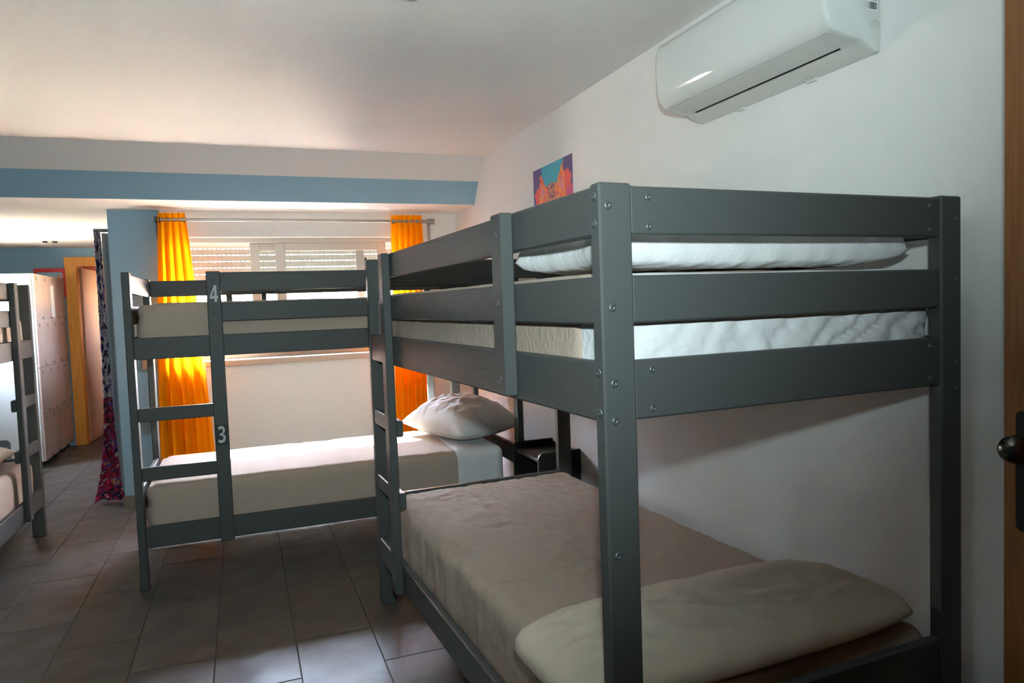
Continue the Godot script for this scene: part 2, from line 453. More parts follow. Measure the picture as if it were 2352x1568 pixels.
# ------------------------------------------------------------------ the passage on the left, with lockers and the far door
func passage():
	var T := 0.25
	sspan("ceiling_passage", Vector3(XL, YS, ZF - T), Vector3(XP + T, YS + 0.2, ZW - T), "ceiling_white")
	sspan("wall_passage_below", Vector3(XP, 0, -7.7), Vector3(XP + T, 1.35, -7.3), "wall_white")
	sspan("wall_passage_above", Vector3(XP, 1.6, -7.7), Vector3(XP + T, YS, -7.3), "wall_white")
	sspan("wall_passage_near", Vector3(XP, 0, -7.3), Vector3(XP + T, YS, ZW - T), "wall_white")
	sspan("wall_passage_end", Vector3(XP, 0, ZF), Vector3(XP + T, YS, -7.7), "wall_white")
	# left wall with a window outside the picture
	sspan("wall_left_below", Vector3(XL - T, 0, -7.35), Vector3(XL, 1.15, -6.85), "wall_white")
	sspan("wall_left_above", Vector3(XL - T, 1.9, -7.35), Vector3(XL, YC + 0.3, -6.85), "wall_white")
	sspan("wall_left_mid", Vector3(XL - T, 0, -6.85), Vector3(XL, YC + 0.3, -5.85), "wall_white")
	sspan("wall_left_end", Vector3(XL - T, 0, ZF - T), Vector3(XL, YC + 0.3, -7.35), "wall_white")
	var w := Node3D.new(); w.name = "window_2"; add_child(w); tag(w, "", "", "", "structure")
	pvc_window(w, XL - 0.15, 1.15, 1.9, -7.35, -6.85)
	# a second one in the wall behind the patterned curtain, towards the courtyard
	var w3 := Node3D.new(); w3.name = "window_3"; add_child(w3); tag(w3, "", "", "", "structure")
	pvc_window(w3, XP + 0.15, 1.35, 1.6, -7.7, -7.3)
	# wall at the end with the door opening
	var xa := -1.61; var xb := -0.93; var yd := 1.90
	sspan("wall_end_left", Vector3(XL, 0, ZF - 0.12), Vector3(xa, YS, ZF), "blue_paint")
	sspan("wall_end_above", Vector3(xa, yd, ZF - 0.12), Vector3(xb, YS, ZF), "blue_paint")
	sspan("wall_end_right", Vector3(xb, 0, ZF - 0.12), Vector3(XP + T, YS, ZF), "blue_paint")
	# door_1: orange wooden frame with the leaf standing open into the salmon room
	var d := Node3D.new(); d.name = "door_1"; add_child(d); tag(d, "", "", "", "structure")
	for q in [[xa - 0.095, xa + 0.012], [xb - 0.012, xb + 0.095]]:
		span("casing", Vector3(q[0], 0, ZF), Vector3(q[1], yd + 0.0, ZF + 0.018), "orange_wood", d)
		span("jamb", Vector3(maxf(q[0], xa) if q[0] < -1.2 else xb - 0.012, 0, ZF - 0.12), Vector3(xa + 0.012 if q[0] < -1.2 else xb, yd, ZF), "orange_wood", d)
	span("casing_head", Vector3(xa - 0.095, yd - 0.012, ZF), Vector3(xb + 0.095, yd + 0.085, ZF + 0.02), "orange_wood", d)
	var leaf := Node3D.new(); leaf.name = "leaf"; d.add_child(leaf); leaf.position = Vector3(xa + 0.03, 0, ZF - 0.13); leaf.rotation.y = deg_to_rad(86)
	span("panel", Vector3(0, 0.01, -0.035), Vector3(0.65, yd - 0.02, 0.0), "tan_wood", leaf)
	obj("lever", tube(Vector3(0.59, 1.0, 0.045), Vector3(0.49, 1.0, 0.045), 0.009), "handle_metal", leaf)
	obj("lever_neck", tube(Vector3(0.59, 1.0, 0.0), Vector3(0.59, 1.0, 0.05), 0.011), "handle_metal", leaf)
	# the room beyond
	sspan("wall_beyond_far", Vector3(-1.9, 0, ZF - 2.1), Vector3(XP + T, 2.3, ZF - 2.0), "salmon")
	sspan("wall_beyond_left", Vector3(-2.0, 0, ZF - 2.1), Vector3(-1.9, 2.3, ZF - 0.12), "salmon")
	sspan("wall_beyond_right_below", Vector3(XP + 0.1, 0, ZF - 2.1), Vector3(XP + T, 1.1, ZF - 0.12), "salmon")
	sspan("wall_beyond_right_above", Vector3(XP + 0.1, 1.6, ZF - 2.1), Vector3(XP + T, 2.3, ZF - 0.12), "salmon")
	sspan("wall_beyond_right_end", Vector3(XP + 0.1, 1.1, ZF - 2.1), Vector3(XP + T, 1.6, ZF - 1.18), "salmon")
	sspan("wall_beyond_right_start", Vector3(XP + 0.1, 1.1, ZF - 1.0), Vector3(XP + T, 1.6, ZF - 0.12), "salmon")
	sspan("ceiling_beyond", Vector3(-1.9, 2.2, ZF - 2.1), Vector3(XP + T, 2.3, ZF - 0.12), "salmon")
	sspan("baseboard_beyond", Vector3(-1.9, 0, ZF - 2.0), Vector3(XP + 0.1, 0.085, ZF - 1.99), "tile_base")
	lockers()
	patterned_curtain()
	# red framed sign above the lockers
	var s := thing("framed_sign", Vector3(-1.84, 1.72, ZF + 0.004), "red framed pale blue sign on the wall above the lockers", "sign")
	span("backing", Vector3(-0.125, -0.135, 0), Vector3(0.125, 0.135, 0.006), "sign_blue", s)
	for q in [[Vector3(-0.14, 0.11, 0), Vector3(0.14, 0.15, 0.02)], [Vector3(-0.14, -0.15, 0), Vector3(0.14, -0.11, 0.02)], [Vector3(-0.14, -0.11, 0), Vector3(-0.115, 0.11, 0.02)], [Vector3(0.115, -0.11, 0), Vector3(0.14, 0.11, 0.02)]]:
		span("frame_side", q[0], q[1], "red_frame", s)
	var tm := TextMesh.new(); tm.text = "A"; tm.font = bold_font(); tm.font_size = 32; tm.pixel_size = 0.0028; tm.depth = 0.003
	obj("letter", tm, "sign_orange", s, Vector3(0.085, 0.055, 0.012))

func pvc_window(w: Node3D, x: float, y0: float, y1: float, z0: float, z1: float):
	for q in [[y0, y0 + 0.05, z0, z1], [y1 - 0.05, y1, z0, z1], [y0 + 0.05, y1 - 0.05, z0, z0 + 0.05], [y0 + 0.05, y1 - 0.05, z1 - 0.05, z1]]:
		span("frame_bar", Vector3(x - 0.03, q[0], q[2]), Vector3(x + 0.03, q[1], q[3]), "pvc", w)
	span("pane", Vector3(x - 0.002, y0 + 0.05, z0 + 0.05), Vector3(x + 0.002, y1 - 0.05, z1 - 0.05), "glass", w, 0.0003)

func bold_font() -> Font:
	var f := SystemFont.new(); f.font_names = PackedStringArray(["Droid Sans"]); f.font_weight = 700
	return f

func lockers():
	# four columns of four doors; every column is a unit of its own
	var zs := -7.47; var cw := 0.291
	for c in 4:
		var words: String = ["nearest locker column with white end panel beside the bunk bed", "second locker column from the white end panel", "locker column with a white sheet of paper on its top door", "farthest locker column beside the orange door frame"][c]
		var u := thing("locker_unit", Vector3(-1.735, 0, zs - cw * c), words, "locker", "bank of wood effect lockers")
		span("body", Vector3(-0.47, 0.06, -cw + 0.001), Vector3(0.0, 1.757, -0.001), "locker_white", u)
		for z in [-0.04, -cw + 0.04]:
			span("foot", Vector3(-0.06, 0, z - 0.02), Vector3(-0.02, 0.06, z + 0.02), "black_metal", u)
		for k in 4:
			var y1 := 1.757 - 0.424 * k
			var d := span("door", Vector3(0.001, y1 - 0.420, -cw + 0.003), Vector3(0.02, y1, -0.003), "locker_wood", u, 0.002)
			obj("knob", lathe([Vector2(0, 0.02), Vector2(0.008, 0.018), Vector2(0.011, 0.012), Vector2(0.006, 0.004), Vector2(0.006, 0)], 12), "knob_metal", d, Vector3(0.0095, -0.188, -0.06), Vector3(0, 0, -PI / 2))
			span("number_tag", Vector3(0.0095, 0.15, 0.045), Vector3(0.0105, 0.185, 0.06), "bolt_hole", d, 0.0002)
	tag(obj("paper_sheet", cbox(Vector3(0.002, 0.31, 0.125), 0.0003), "paper", null, Vector3(-1.713, 1.515, -8.10)), "white sheet of paper stuck on a top locker door", "paper")

func patterned_curtain():
	var n := noise(1.0, 77, 3); var n2 := noise(1.0, 78, 2)
	var cols := [Color(0.62, 0.05, 0.16), Color(0.86, 0.80, 0.80), Color(0.13, 0.10, 0.22), Color(0.74, 0.10, 0.24), Color(0.35, 0.25, 0.55), Color(0.80, 0.55, 0.25)]
	var tex := picture(128, 512, func(u: float, v: float) -> Color:
		var a := n.get_noise_2d(u * 1.6 + 0.5 * n2.get_noise_2d(u * 3.0, v * 30.0), v * 15.0)
		var b := n2.get_noise_2d(u * 3.0 + 40.0, v * 28.0)
		var k := int(clampf((a + 0.62) * 4.6, 0.0, 5.0))
		if v < 0.62 and (k == 0 or k == 3): k = 1 if b > 0 else 2
		if v < 0.62 and k == 2 and b > -0.12: k = 1
		if v > 0.62 and k == 1 and b < 0.25: k = 0
		return cols[k])
	var pm := printed("patterned_cloth", tex, 0.9); pm.cull_mode = BaseMaterial3D.CULL_DISABLED
	var t := thing("patterned_curtain", Vector3(0, 0, 0), "red and purple patterned curtain bunched at the blue pier", "curtain")
	var st := grid(40, 60, func(u: float, v: float) -> Vector3:
		var y := 1.965 - v * 1.955
		var flare := pow(v, 6.0)
		var x := lerpf(-0.972, -0.925, u) + 0.005 * v - flare * 0.09 * (1.0 - u) + flare * 0.05 * u
		var z := -5.93 + 0.035 * sin(u * 9.0 + v * 1.5) + flare * 0.12
		return Vector3(x, maxf(y, 0.008 + 0.02 * flare * absf(sin(u * 7.0))), z), null, true)
	st.index(); st.generate_normals()
	obj("fabric", st.commit(), pm, t)
	var st2 := grid(24, 30, func(u: float, v: float) -> Vector3:
		return Vector3(lerpf(-0.925, -0.80, u), lerpf(1.955, 0.03, v), -5.955 + 0.02 * sin(u * 14.0 + v)))
	st2.index(); st2.generate_normals()
	obj("lining", st2.commit(), "lining", t)
	obj("rail", tube(Vector3(-0.975, 1.975, -5.95), Vector3(XP, 1.975, -5.95), 0.012), "steel", t)

# ------------------------------------------------------------------ beds
# a runs along the bed from the ladder end, w from the ladder side inwards; s is the sign of the local z that leads inwards
func bed(label: String, at: Vector3, turn: float, s: float, L: float, W: float, R: Dictionary) -> Node3D:
	var b := thing("bunk_bed", at, label, "bunk bed", "grey wooden bunk beds", turn)
	var H: float = R.top
	var bx := func(called: String, a0: float, a1: float, y0: float, y1: float, w0: float, w1: float, parent = b) -> MeshInstance3D:
		return span(called, Vector3(a0, y0, s * w0), Vector3(a1, y1, s * w1), "bed_paint", parent, 0.004)
	for a in [0.0, L - 0.035]:
		for w in [0.0, W - 0.07]:
			bx.call("post", a, a + 0.035, 0.0, H + 0.004, w, w + 0.07)
	var pa := 0.372; var pb := 0.438
	# long sides
	for side in 2:
		var w0 := 0.004 if side == 0 else W - 0.03
		var w1 := 0.03 if side == 0 else W - 0.004
		bx.call("lower_rail", 0.035, L - 0.035, R.low[0], R.low[1], w0, w1)
		bx.call("upper_rail", 0.035, L - 0.035, R.bot[0], R.bot[1], w0, w1)
		var g0 := pa + 0.01 if side == 0 else 0.035
		bx.call("guard_rail", g0, L - 0.035, R.mid[0], R.mid[1], w0, w1)
		bx.call("guard_rail", g0, L - 0.035, R.high[0], R.high[1], w0, w1)
	# ends
	for a in [0.006, L - 0.031]:
		for q in [R.low_end, R.bot, R.mid, R.high]:
			bx.call("end_rail", a, a + 0.025, q[0], q[1], 0.07, W - 0.07)
	# ladder: pole outside the rails, rungs between the corner post and the pole
	var pole = bx.call("ladder_pole", pa, pb, 0.2, H, -0.028, 0.004)
	for q in [[0.828, 0.893], [0.537, 0.604]]:
		bx.call("rung", 0.035, pb - 0.002, q[0], q[1], 0.004, 0.03)
	if R.second == 1:
		bx.call("support_board", L - 0.465, L - 0.40, R.bot[0] + 0.01, H, -0.028, 0.004)
	elif R.second == 2:
		for q in [[L - 0.175, L - 0.112, 0.2], [L - 0.34, L - 0.295, 0.2], [0.45, 0.485, R.bot[0]], [0.655, 0.685, R.bot[0]]]:
			bx.call("support_pole", q[0], q[1], q[2], H, W - 0.004, W + 0.024)
	# slats under the mattresses
	for y in [R.low[0] + 0.03, R.bot[0] + 0.03]:
		for k in 11:
			var a := 0.1 + k * (L - 0.27) / 10.0
			span("slat", Vector3(a, y, s * 0.032), Vector3(a + 0.07, y + 0.018, s * (W - 0.032)), "slat_wood", b, 0.002)
	# bolts on the pole
	for y in [H - 0.045, 0.5 * (R.mid[0] + R.mid[1]), 0.5 * (R.bot[0] + R.bot[1]), 0.5 * (R.low[0] + R.low[1])]:
		bolt(b, Vector3((pa + pb) / 2, y, -s * 0.028), Vector3(0, 0, -s))
	return b

func bolt(parent: Node, at: Vector3, out: Vector3, r := 0.0075):
	if not cache.has("bolt%s" % r):
		cache["bolt%s" % r] = lathe([Vector2(0, 0.0012), Vector2(r * 0.3, 0.0012), Vector2(r * 0.34, 0.0028), Vector2(r * 0.7, 0.0026), Vector2(r, 0.0004), Vector2(r, -0.001)], 14)
	var o := obj("bolt", cache["bolt%s" % r], "bolt", parent, at)
	o.basis = Basis(Quaternion(Vector3.UP, out))

func mattress(called: String, label: String, group: String, at: Vector3, turn: float, size: Vector3, m: String, f: Callable, r := 0.045, cell := 0.03) -> MeshInstance3D:
	var lying := func(p: Vector3, q: Vector3) -> Vector3:   # the underside stays flat on the slats
		return p.lerp(f.call(p, q), clampf(1.4 + q.y * 2.0, 0.0, 1.0))
	var o := obj(called, soft_box(size / 2.0, r, cell, lying), m, null, at + Vector3(0, 0.002, 0))
	o.rotation.y = turn
	return tag(o, label, "mattress", group)

func soft(amp: float, seed_: int, freq := 3.0) -> Callable:
	var n := noise(freq, seed_, 4)
	return func(p: Vector3, q: Vector3) -> Vector3:
		return p + q * amp * n.get_noise_3dv(p) * clampf(1.4 + q.y * 2.0, 0.0, 1.0)

func pillow_mesh(sx: float, sz: float, h: float, seed_: int, wr := 0.008, pw := 2.6, ex := 0.55, ear := 0.07) -> Mesh:
	var n := noise(3.5, seed_, 4); var n2 := noise(7.0, seed_ + 1, 3)
	var st := SurfaceTool.new(); st.begin(Mesh.PRIMITIVE_TRIANGLES)
	for side in [1.0, -1.0]:
		var fn := func(u: float, v: float) -> Vector3:
			var a: float = (u * 2.0 - 1.0) * side; var b := v * 2.0 - 1.0
			var edge := pow(maxf(0.0, (1.0 - pow(absf(a), pw)) * (1.0 - pow(absf(b), pw))), ex)
			var x: float = a * sx / 2.0 * (1.0 - (ear * (1.0 - b * b) * absf(a) if ear > 0.0 else -ear * b * b * b * b))
			var z: float = b * sz / 2.0 * (1.0 - (ear * (1.0 - a * a) * absf(b) if ear > 0.0 else -ear * a * a * a * a))
			var crease := n.get_noise_2d(x * 2.5 + 3.0, z * 2.5) * wr + n2.get_noise_2d(x * (1.0 + 2.0 * absf(b)), z * 2.6) * wr * 0.7
			if side > 0.0: crease += wr * 0.55 * (pow(absf(sin(z * 15.0 + 5.0 * n.get_noise_2d(z * 1.2, x * 1.5))), 2.0) - 0.5)
			x += edge * wr * 0.35 * n2.get_noise_2d(z * 3.2 + 20.0, a * 0.3)
			var y := edge * (h * (0.68 if side > 0 else 0.32) + crease * (1.0 if side > 0 else 0.1))
			return Vector3(x, y * side, z)
		grid(54, 54, fn, st)
	st.index(); st.generate_normals()
	return st.commit()

func beds():
	var th := deg_to_rad(2.6)
	# foreground bed against the right wall: ladder at its far end
	var N := Vector3(0.616, 0, -1.160)
	var bd := Vector3(-sin(th), 0, -cos(th)); var bx := Vector3(cos(th), 0, -sin(th))
	var L := 2.04; var W := 0.984
	var far := N + bd * L
	var R1 := {"top": 1.55, "high": [1.459, 1.550], "mid": [1.294, 1.384], "bot": [1.111, 1.224], "low": [0.205, 0.313], "low_end": [0.385, 0.50], "second": 1}
	var turn1 := -PI / 2 + th
	var b1 := bed("large foreground bunk bed with white pillow on top, along the right wall", far, turn1, -1.0, L, W, R1)
	# bolts seen on the near end: on the post front (outward +x local), on the post side and on the end rails
	for q in [[0.018, 1.512], [0.022, 1.325], [0.022, 1.185], [0.022, 1.115], [0.02, 0.86]]:
		bolt(b1, Vector3(L, q[1], -q[0]), Vector3(1, 0, 0), 0.008)
	for y in [1.53, 1.48, 1.205, 1.13]:
		bolt(b1, Vector3(L - 0.018, y, 0.0), Vector3(0, 0, 1), 0.008)
	for w in [0.11, W - 0.10]:
		for y in [1.53, 1.475, 1.205, 1.13]:
			bolt(b1, Vector3(L - 0.006, y, -w), Vector3(1, 0, 0), 0.007)
	for y in [1.50, 1.34, 1.16]:
		bolt(b1, Vector3(L - 0.43, y, 0.028), Vector3(0, 0, 1), 0.007)
	for y in [1.50, 1.36, 1.16, 1.10]:
		bolt(b1, Vector3(L, y, -W + 0.018), Vector3(1, 0, 0), 0.007)
	var local := func(a: float, w: float, y: float) -> Vector3: return far - bd * a + bx * w + Vector3(0, y, 0)
	# lower mattress, beige fitted sheet
	var n := noise(2.6, 5, 4); var n2 := noise(9.0, 6, 2)
	mattress("mattress", "beige sheeted lower mattress of the foreground bunk bed", "mattresses", local.call(L / 2, W / 2, 0.378), turn1, Vector3(L - 0.09, 0.2495, W - 0.078), "sheet_beige",
		func(p: Vector3, q: Vector3) -> Vector3:
			var k := absf(n.get_noise_3d(p.x * 2.0 + p.z * 1.2, p.y * 2.0, p.z * 3.2))
			var side := 1.0 - absf(q.y)
			return p + q * (0.006 * n.get_noise_3dv(p * 0.8) - 0.010 * pow(1.0 - k, 10.0) * 0.55 + 0.0035 * n2.get_noise_3d(p.x * 1.8, p.y * 0.5, p.z * 0.6) + side * 0.006 * n2.get_noise_3d(p.x * 1.2, p.y * 0.3, p.z)), 0.05, 0.016)
	# upper mattress: white fitted sheet with slanting folds at the head end, beige sheet over the rest
	var n3 := noise(2.2, 8, 3)
	var um = mattress("mattress", "white wrinkled upper mattress of the foreground bunk bed under a greyish beige sheet", "mattresses", local.call(L / 2, W / 2, 1.2735), turn1, Vector3(L - 0.085, 0.2285, W - 0.08), "sheet_white",
		func(p: Vector3, q: Vector3) -> Vector3:
			var e := clampf(q.x, 0.0, 1.0)
			var w := -p.z
			var ph := (w * 1.0 - p.y * (0.6 + 1.0 * (w + 0.45))) * 62.0 + 6.0 * n3.get_noise_2d(w * 2.0, p.y * 3.0)
			var fold := pow(absf(sin(ph * 0.5)), 0.7)
			var amp := 0.004 + 0.011 * clampf((w + 0.28) * 2.4, 0.0, 1.0)
			return p + q * (e * amp * (fold - 1.0) + 0.004 * n3.get_noise_3dv(p * 1.5)), 0.04, 0.009)
	var cover := soft_box(Vector3(L - 0.175, 0.2345, W - 0.068) / 2.0, 0.042, 0.025, soft(0.003, 12, 3.5))
	tag(obj("bed_sheet", cover, "sheet_beige", um, Vector3((L - 0.175) / 2 + 0.04 - L / 2, 0.0025, 0)), "greyish beige sheet")
	# pillows of the foreground bed
	var p1 := obj("pillow", pillow_mesh(0.42, 0.88, 0.12, 3, 0.04, 6.0, 0.3), "pillow_white", null, local.call(L - 0.30, 0.49, 1.440)); p1.rotation = Vector3(0.0, turn1, deg_to_rad(0.0))
	tag(p1, "crumpled white pillow on the upper bunk of the foreground bed", "pillow", "pillows")
	var p2 := obj("pillow", pillow_mesh(0.41, 1.0, 0.10, 17, 0.007, 3.4, 0.5, -0.11), "pillow_cream", null, local.call(L - 0.238, 0.44, 0.546)); p2.rotation = Vector3(0.0, turn1, 0.0)
	tag(p2, "large cream pillow on the lower bunk of the foreground bed", "pillow", "pillows")

	# bed under the window, numbered 4 and 3
	var t2 := deg_to_rad(0.34)
	var B := Vector3(-0.527, 0, -3.834); var L2 := 2.035; var W2 := 0.89
	var R2 := {"top": 1.549, "high": [1.451, 1.545], "mid": [1.300, 1.393], "bot": [1.130, 1.235], "low": [0.207, 0.314], "low_end": [0.385, 0.50], "second": 2}
	var b2 := bed("bunk bed numbered 4 and 3 standing below the window", B, t2, -1.0, L2, W2, R2)
	for q in [["4", 1.437], ["3", 0.737]]:
		var pl := span("number_plate", Vector3(0.377, q[1] - 0.05, 0.028), Vector3(0.432, q[1] + 0.05, 0.0292), "sticker_black", b2, 0.0003)
		var tm := TextMesh.new(); tm.text = q[0]; tm.font = bold_font(); tm.font_size = 64; tm.pixel_size = 0.0018; tm.depth = 0.001
		var num := obj("numeral", tm, "numeral_white", pl, Vector3(0, 0, 0.0008)); num.scale = Vector3(0.62, 1.0, 1.0)
	var local2 := func(a: float, w: float, y: float) -> Vector3: return B + Vector3(cos(t2), 0, -sin(t2)) * a + Vector3(-sin(t2), 0, -cos(t2)) * w + Vector3(0, y, 0)
	var n5 := noise(2.0, 22, 3)
	var lm = mattress("mattress", "beige sheeted lower mattress of the bunk bed below the window", "mattresses", local2.call(0.98, W2 / 2, 0.3815), t2, Vector3(1.88, 0.2525, W2 - 0.08), "sheet_beige",
		func(p: Vector3, q: Vector3) -> Vector3:
			var c := clampf((-p.x - 0.80) * 6.0, 0.0, 1.0)
			return p + q * (0.005 * n5.get_noise_3dv(p) - 0.012 * c * pow(absf(sin((p.x + p.y) * 26.0)), 8.0)), 0.05, 0.025)
	tag(obj("folded_sheet", soft_box(Vector3(0.315, 0.2585, W2 - 0.072) / 2.0, 0.05, 0.025, soft(0.003, 31)), "sheet_white", lm, Vector3(1.765 - 0.98, 0.0015, 0)), "white sheet folded over the head of the mattress")
	mattress("mattress", "beige sheeted upper mattress of the bunk bed below the window", "mattresses", local2.call(L2 / 2, W2 / 2, 1.289), t2, Vector3(L2 - 0.09, 0.2215, W2 - 0.07), "sheet_beige",
		func(p: Vector3, q: Vector3) -> Vector3:
			var c := clampf((-p.x - 0.80) * 6.0, 0.0, 1.0)
			return p + q * (0.005 * n5.get_noise_3dv(p + Vector3(5, 0, 0)) - 0.012 * c * pow(absf(sin((p.x - p.y * 0.9) * 14.0)), 10.0)), 0.05, 0.02)
	var p3 := obj("pillow", pillow_mesh(0.46, 0.74, 0.25, 9, 0.014), "pillow_white", null, Vector3(1.26, 0.60, -4.30)); p3.rotation = Vector3(0, 0.28, deg_to_rad(3.0))
	tag(p3, "plump white pillow on the lower bunk below the window", "pillow", "pillows")

	# bed at the left edge of the picture
	var A3 := Vector3(-1.203, 0, -5.14); var L3 := 2.035; var W3 := 0.92
	var R3 := {"top": 1.552, "high": [1.459, 1.550], "mid": [1.303, 1.396], "bot": [1.115, 1.223], "low": [0.19, 0.303], "low_end": [0.385, 0.50], "second": 1}
	bed("bunk bed cut off by the left edge, next to the passage", A3, -PI / 2, 1.0, L3, W3, R3)
	var local3 := func(a: float, w: float, y: float) -> Vector3: return A3 + Vector3(0, 0, 1) * a + Vector3(-1, 0, 0) * w + Vector3(0, y, 0)
	mattress("mattress", "beige sheeted lower mattress of the left bunk bed", "mattresses", local3.call(L3 / 2, W3 / 2, 0.3655), -PI / 2, Vector3(L3 - 0.09, 0.2545, W3 - 0.07), "sheet_beige", soft(0.006, 41), 0.05, 0.03)
	mattress("mattress", "beige sheeted upper mattress of the left bunk bed", "mattresses", local3.call(L3 / 2, W3 / 2, 1.2645), -PI / 2, Vector3(L3 - 0.09, 0.203, W3 - 0.07), "sheet_beige", soft(0.006, 42), 0.05, 0.03)
	var p4 := obj("pillow", pillow_mesh(0.42, 0.66, 0.15, 51, 0.010), "pillow_cream", null, local3.call(0.30, 0.42, 0.548)); p4.rotation.y = -PI / 2
	tag(p4, "cream pillow on the lower bunk of the left bed", "pillow", "pillows")
	var p5 := obj("pillow", pillow_mesh(0.42, 0.66, 0.12, 52, 0.012), "pillow_cream", null, local3.call(0.72, 0.40, 1.412)); p5.rotation.y = -PI / 2
	tag(p5, "cream pillow on the upper bunk of the left bed", "pillow", "pillows")

# ------------------------------------------------------------------ furniture
func nightstand(label: String, at: Vector3, s: float, m: String):
	# open side towards s * x; two side panels that rise above the top with rounded front corners
	var t := thing("nightstand", at, label, "nightstand", "small open nightstands")
	var D := 0.245; var Wn := 0.38; var H := 0.545
	var poly := PackedVector2Array([Vector2(0, 0), Vector2(s * D, 0)])
	for k in 9:
		var a := PI / 2 * k / 8.0
		poly.append(Vector2(s * (D - 0.035 + 0.035 * cos(a)), H - 0.035 + 0.035 * sin(a)))
	poly.append(Vector2(0, H))
	for z in [0.0, -Wn + 0.018]:
		obj("side_panel", extrude(poly, z - 0.018, z, 0.2), m, t)
	span("top", Vector3(0, 0.488, -0.018), Vector3(s * (D - 0.008), 0.506, -Wn + 0.018), m, t)
	span("shelf", Vector3(0, 0.20, -0.018), Vector3(s * (D - 0.008), 0.218, -Wn + 0.018), m, t)
	span("back", Vector3(0, 0.03, -0.018), Vector3(s * 0.01, 0.535, -Wn + 0.018), m, t)

func furniture():
	nightstand("black nightstand with rounded corners against the right wall", Vector3(1.664, 0, -3.425), -1.0, "black_paint")
	nightstand("grey nightstand behind the left bunk bed", Vector3(-1.74, 0, -5.27), 1.0, "grey_paint")
	# door_2: room door standing open beside the right wall
	var d := Node3D.new(); d.name = "door_2"; add_child(d); tag(d, "", "", "", "structure")
	span("leaf", Vector3(1.48, 0.008, -1.023), Vector3(1.518, 2.03, -0.20), "door_wood", d, 0.002)
	span("hinge_post", Vector3(1.50, 0, -0.20), Vector3(XR, 2.06, -0.12), "door_wood", d, 0.002)
	var pp := PackedVector2Array()
	for q in [[1, 1, 0], [-1, 1, 1], [-1, -1, 2], [1, -1, 3]]:
		for k in 6:
			var a: float = PI / 2 * (q[2] + k / 5.0)
			pp.append(Vector2(q[0] * 0.012 + 0.012 * cos(a), q[1] * 0.112 + 0.012 * sin(a)))
	obj("handle_plate", extrude(pp, 0.0, 0.008, 0.3), "handle_plate", d, Vector3(1.48, 0.96, -0.968), Vector3(0, -PI / 2, 0))
	obj("knob", lathe([Vector2(0.0, 0.075), Vector2(0.012, 0.0735), Vector2(0.021, 0.068), Vector2(0.0275, 0.056), Vector2(0.0285, 0.047), Vector2(0.025, 0.036), Vector2(0.016, 0.028), Vector2(0.011, 0.02), Vector2(0.011, 0.008)], 28), "handle_metal", d, Vector3(1.48, 1.012, -0.968), Vector3(0, 0, PI / 2))

